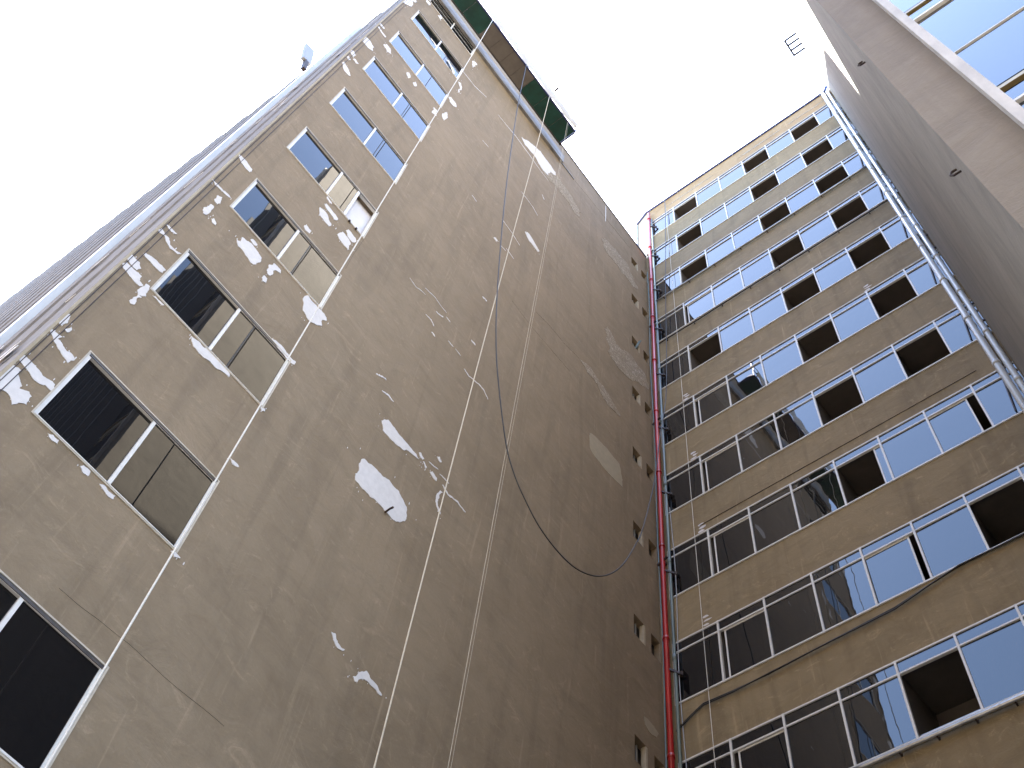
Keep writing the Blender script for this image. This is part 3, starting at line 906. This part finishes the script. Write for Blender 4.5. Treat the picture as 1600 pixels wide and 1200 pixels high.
for k in range(19):
    x = 11.3 + 1.2 * k
    MB().box((x, YD - .42, 0), (x + .16, YD - .012, ZB)).build('vertical_fin', 'dark_concrete', block)
# iron hooks on the arris and a bracket frame at the roof edge
for z in (16.3, 11.7):
    y = YD + .30
    x = PC(y)
    pts = [(x, y, z), (x - .07, y, z), (x - .09, y, z + .04), (x - .07, y, z + .09), (x - .02, y, z + .09)]
    tag(MB().tube(pts, .012, 6).build('iron_hook', 'clamp_iron'),
        'small dark iron hook on the grey flank wall, ' + ('the higher one' if z > 14 else 'the lower one'), 'hook', 'iron hooks on the grey flank')
yb = -2.32
br = empty('roof_bracket', (PC(yb), yb, ZB), 'dark open bracket frame jutting from the roof edge of the grey flank', 'bracket')
for j in range(4):
    y = yb - .34 + j * .23
    MB().tube([(PC(y) + .2, y, ZB + .09), (PC(y) - .50, y, ZB + .09)], .042, 6).build('arm', 'rubber', br)
MB().tube([(PC(yb) - .50, yb - .36, ZB + .09), (PC(yb) - .50, yb + .37, ZB + .09)], .042, 6).build('end_bar', 'rubber', br)

# ------------------------------------------------------------------ suspended work platform near the roof of the blank wall
ZP = 41.70
XI, XO = .30, .985
YE = -5.90
YS = -14.6
stage = empty('work_platform', (.64, -10, ZP), 'long work platform with green and brown floor panels hung beside the roof edge', 'platform')
cuts = [-5.91, -6.60, -7.50, -8.25, -8.83, -9.42, -10.0, -10.59, -11.5, -12.4, -13.4, -14.4]
pat = ['green_board'] * 3 + ['brown_board'] * 4 + ['green_board'] * 4
for k in range(len(cuts) - 1):
    a, c = cuts[k], cuts[k + 1]
    dz = random.uniform(-.006, .006)
    MB().box((XI + .02, c + .010, ZP + dz), (XO - .02, a - .010, ZP + dz + .025)).build('floor_panel', pat[k], stage)
    MB().box((XI + .02, c - .009, ZP + .012), (XO - .02, c + .009, ZP + .05)).build('joist', 'track_metal', stage)
MB().box((XI - .035, YS, ZP - .012), (XI + .019, YE, ZP + .07)).build('edge_beam', 'track_metal', stage)
MB().box((XO - .019, YS, ZP - .012), (XO + .035, YE, ZP + .07)).build('edge_beam', 'blue_steel', stage)
MB().box((XI + .019, YE - .01, ZP - .010), (XO - .019, YE + .05, ZP + .065)).build('end_beam', 'blue_steel', stage)
MB().tube([(XI + .02, YE + .03, ZP - .06), (XI + .02, YE + .03, ZP + .10)], .055, 10).build('roller', 'clamp_iron', stage)
MB().tube([(XO + .02, YE + .01, ZP - .02), (XO + .02, YE + .01, ZP + 1.1)], .022, 8).build('post', 'blue_steel', stage)
MB().tube([(XO + .02, YE - .15, ZP + .10), (XO + .09, YE - .15, ZP + .13), (XO + .11, YE - .08, ZP + .18), (XO + .06, YE - .03, ZP + .2)], .016, 6).build('hook', 'blue_steel', stage)
for j in range(1, 6):
    yy = YE - j * 1.7
    MB().tube([(XO + .02, yy, ZP + .05), (XO + .02, yy, ZP + 1.1)], .018, 6).build('post', 'galvanised', stage)
for dz in (.55, 1.08):
    MB().tube([(XO + .02, YS, ZP + dz), (XO + .02, YE, ZP + dz)], .018, 6).build('guard_rail', 'galvanised', stage)
# crumpled white sheeting lashed along the rail
m = MB()
nU, nV = 60, 7
base = len(m.v)
for i in range(nU + 1):
    yy = YE - .10 - (YS * -1 + YE - .3) * i / nU
    for j in range(nV + 1):
        t = j / nV
        n1 = noise.noise(Vector((yy * 1.4, t * 2.2, 0)))
        n2 = noise.noise(Vector((yy * 3.7, t * 4.0, 5)))
        x = XO + .05 + .05 * n1 + .04 * n2 + .10 * math.sin(math.pi * t)
        env = .55 + .5 * noise.noise(Vector((yy * .55, 7, 2)))
        env *= min(1.0, .15 + i / 8)
        z = ZP + .06 + t * (1.15 * max(.25, env)) + .05 * n2 * t
        m.v.append((x, yy, z))
for i in range(nU):
    for j in range(nV):
        a = i * (nV + 1) + j
        m.f.append((a, a + 1, a + nV + 2, a + nV + 1))
m.build('sheeting', 'sheet_white', stage, smooth=True)
MB().tube([(XO + .12, -7.35, ZP + .9), (XO + .30, -7.35, ZP + .95)], .04, 8).build('lamp_knob', 'clamp_iron', stage)

# galvanised flashing fixed to the wall behind the platform
fl = MB()
fl.box((.002, -12.6, 41.26), (.10, -5.35, 42.02))
fo = fl.build('flashing_beam', 'zinc')
tag(fo, 'galvanised metal beam fixed along the wall just under the roof', 'beam')
fl2 = MB().box((.002, -5.34, 41.30), (.03, -4.6, 41.36)).build('flashing_tip', 'zinc', fo)

# ------------------------------------------------------------------ ropes and hose
def rope(x, y, r, mat, label, z1=ZP + .02, group=None, wob=.02, ph=0.0):
    pts = [(x + wob * math.sin(z * .21 + ph) * (1 - z / 60), y + wob * math.cos(z * .17 + ph), z) for z in [i * z1 / 40 for i in range(41)]]
    return tag(MB().tube(pts, r, 7).build('hanging_rope', mat, None, smooth=True), label, 'rope', group)
rope(1.054, -10.72, .0115, 'rope_white', 'white rope hanging in front of the column of large windows')
rope(1.009, -7.46, .0115, 'rope_cream', 'cream rope hanging from the platform over the blank wall')
rope(1.00, -6.36, .0042, 'rope_cream', 'thin cream cord hanging from the free end of the platform', wob=.01)
rope(.985, -6.29, .0026, 'rope_cream', 'hair thin cord beside the cord at the free end of the platform', wob=.008, ph=.6)
rope(1.10, -.10, .007, 'rope_white', 'thin white cord down the first windows of the ribbon rows', z1=48.2, wob=.01)

def smooth_path(pts, n=5):
    P = [Vector(p) for p in pts]
    out = []
    for i in range(len(P) - 1):
        p0 = P[max(i - 1, 0)]; p1 = P[i]; p2 = P[i + 1]; p3 = P[min(i + 2, len(P) - 1)]
        for k in range(n):
            t = k / n
            out.append(.5 * ((2 * p1) + (p2 - p0) * t + (2 * p0 - 5 * p1 + 4 * p2 - p3) * t * t + (3 * p1 - p0 - 3 * p2 + p3) * t ** 3))
    out.append(P[-1])
    return out
path = smooth_path([(1.0, -8.79, 41.72)] + HOSE + [(.92, -.85, 28.6), (.70, -.30, 31.0), (.72, -.14, 34.5), (.80, -.12, 38.0), (1.05, -.12, 45.5), (1.10, -.12, 48.0)])
tag(MB().tube(path, .013, 7).build('hanging_hose', 'rubber', None, smooth=True),
    'black hose hanging in a long loop between the platform and the corner', 'hose')
# iron stub in the wall under the largest filler patch
STUB = (0, -7.72, 16.06)
MB().tube([STUB, (.13, STUB[1] - .02, STUB[2] - .03), (.20, STUB[1] - .02, STUB[2] - .05)], .018, 8).build('pipe_stub', 'clamp_iron', wallA)

# ------------------------------------------------------------------ leaning panel antenna on the roof
an = empty('panel_antenna', (-5.96, -13.47, ZA), 'pale flat panel antenna leaning over the roof edge of the ribbed flank', 'antenna')
MB().beam((-5.96, -13.40, ZA), (-5.95, -13.55, ZA + .75), .16, .16).build('mast', 'clamp_iron', an)
MB().beam((-5.95, -13.55, ZA + .72), (-5.905, -13.85, ZA + 1.9), .42, .16, (1, 0, 0)).build('panel', 'panel_grey', an)

# ------------------------------------------------------------------ unseen brick block behind the viewer, added to cut low sky light
fb = empty('added_shade_block', (5, -44, 0), 'unseen dark brick block added behind the viewer to shade the towers', 'building')
FY, FZ = -37.0, 45.0
fh = [(x, x + 1.5, z, z + 1.6) for x in [-26 + 3.2 * i for i in range(20)] for z in [3.2 + 3.3 * j for j in range(12)]]
def PF(u, z, d): return (u, FY - d, z)
fw = holed_wall(PF, -28, 40, 0, FZ, fh, .2, MB()).build('wall', 'shade_block_brick', fb)
gm = cbox(1.5, 1.6, .02).mesh('window', 'curtain_glass')
for (a, b2, c, d) in fh:
    instance('window', gm, fb, ((a + b2) / 2, FY - .19, (c + d) / 2))
MB().quad((-28, FY, FZ), (40, FY, FZ), (40, FY - 14, FZ), (-28, FY - 14, FZ)).quad((-28, FY, 0), (-28, FY, FZ), (-28, FY - 14, FZ), (-28, FY - 14, 0)).quad((40, FY, 0), (40, FY, FZ), (40, FY - 14, FZ), (40, FY - 14, 0)).build('roof', 'roof_felt', fb)
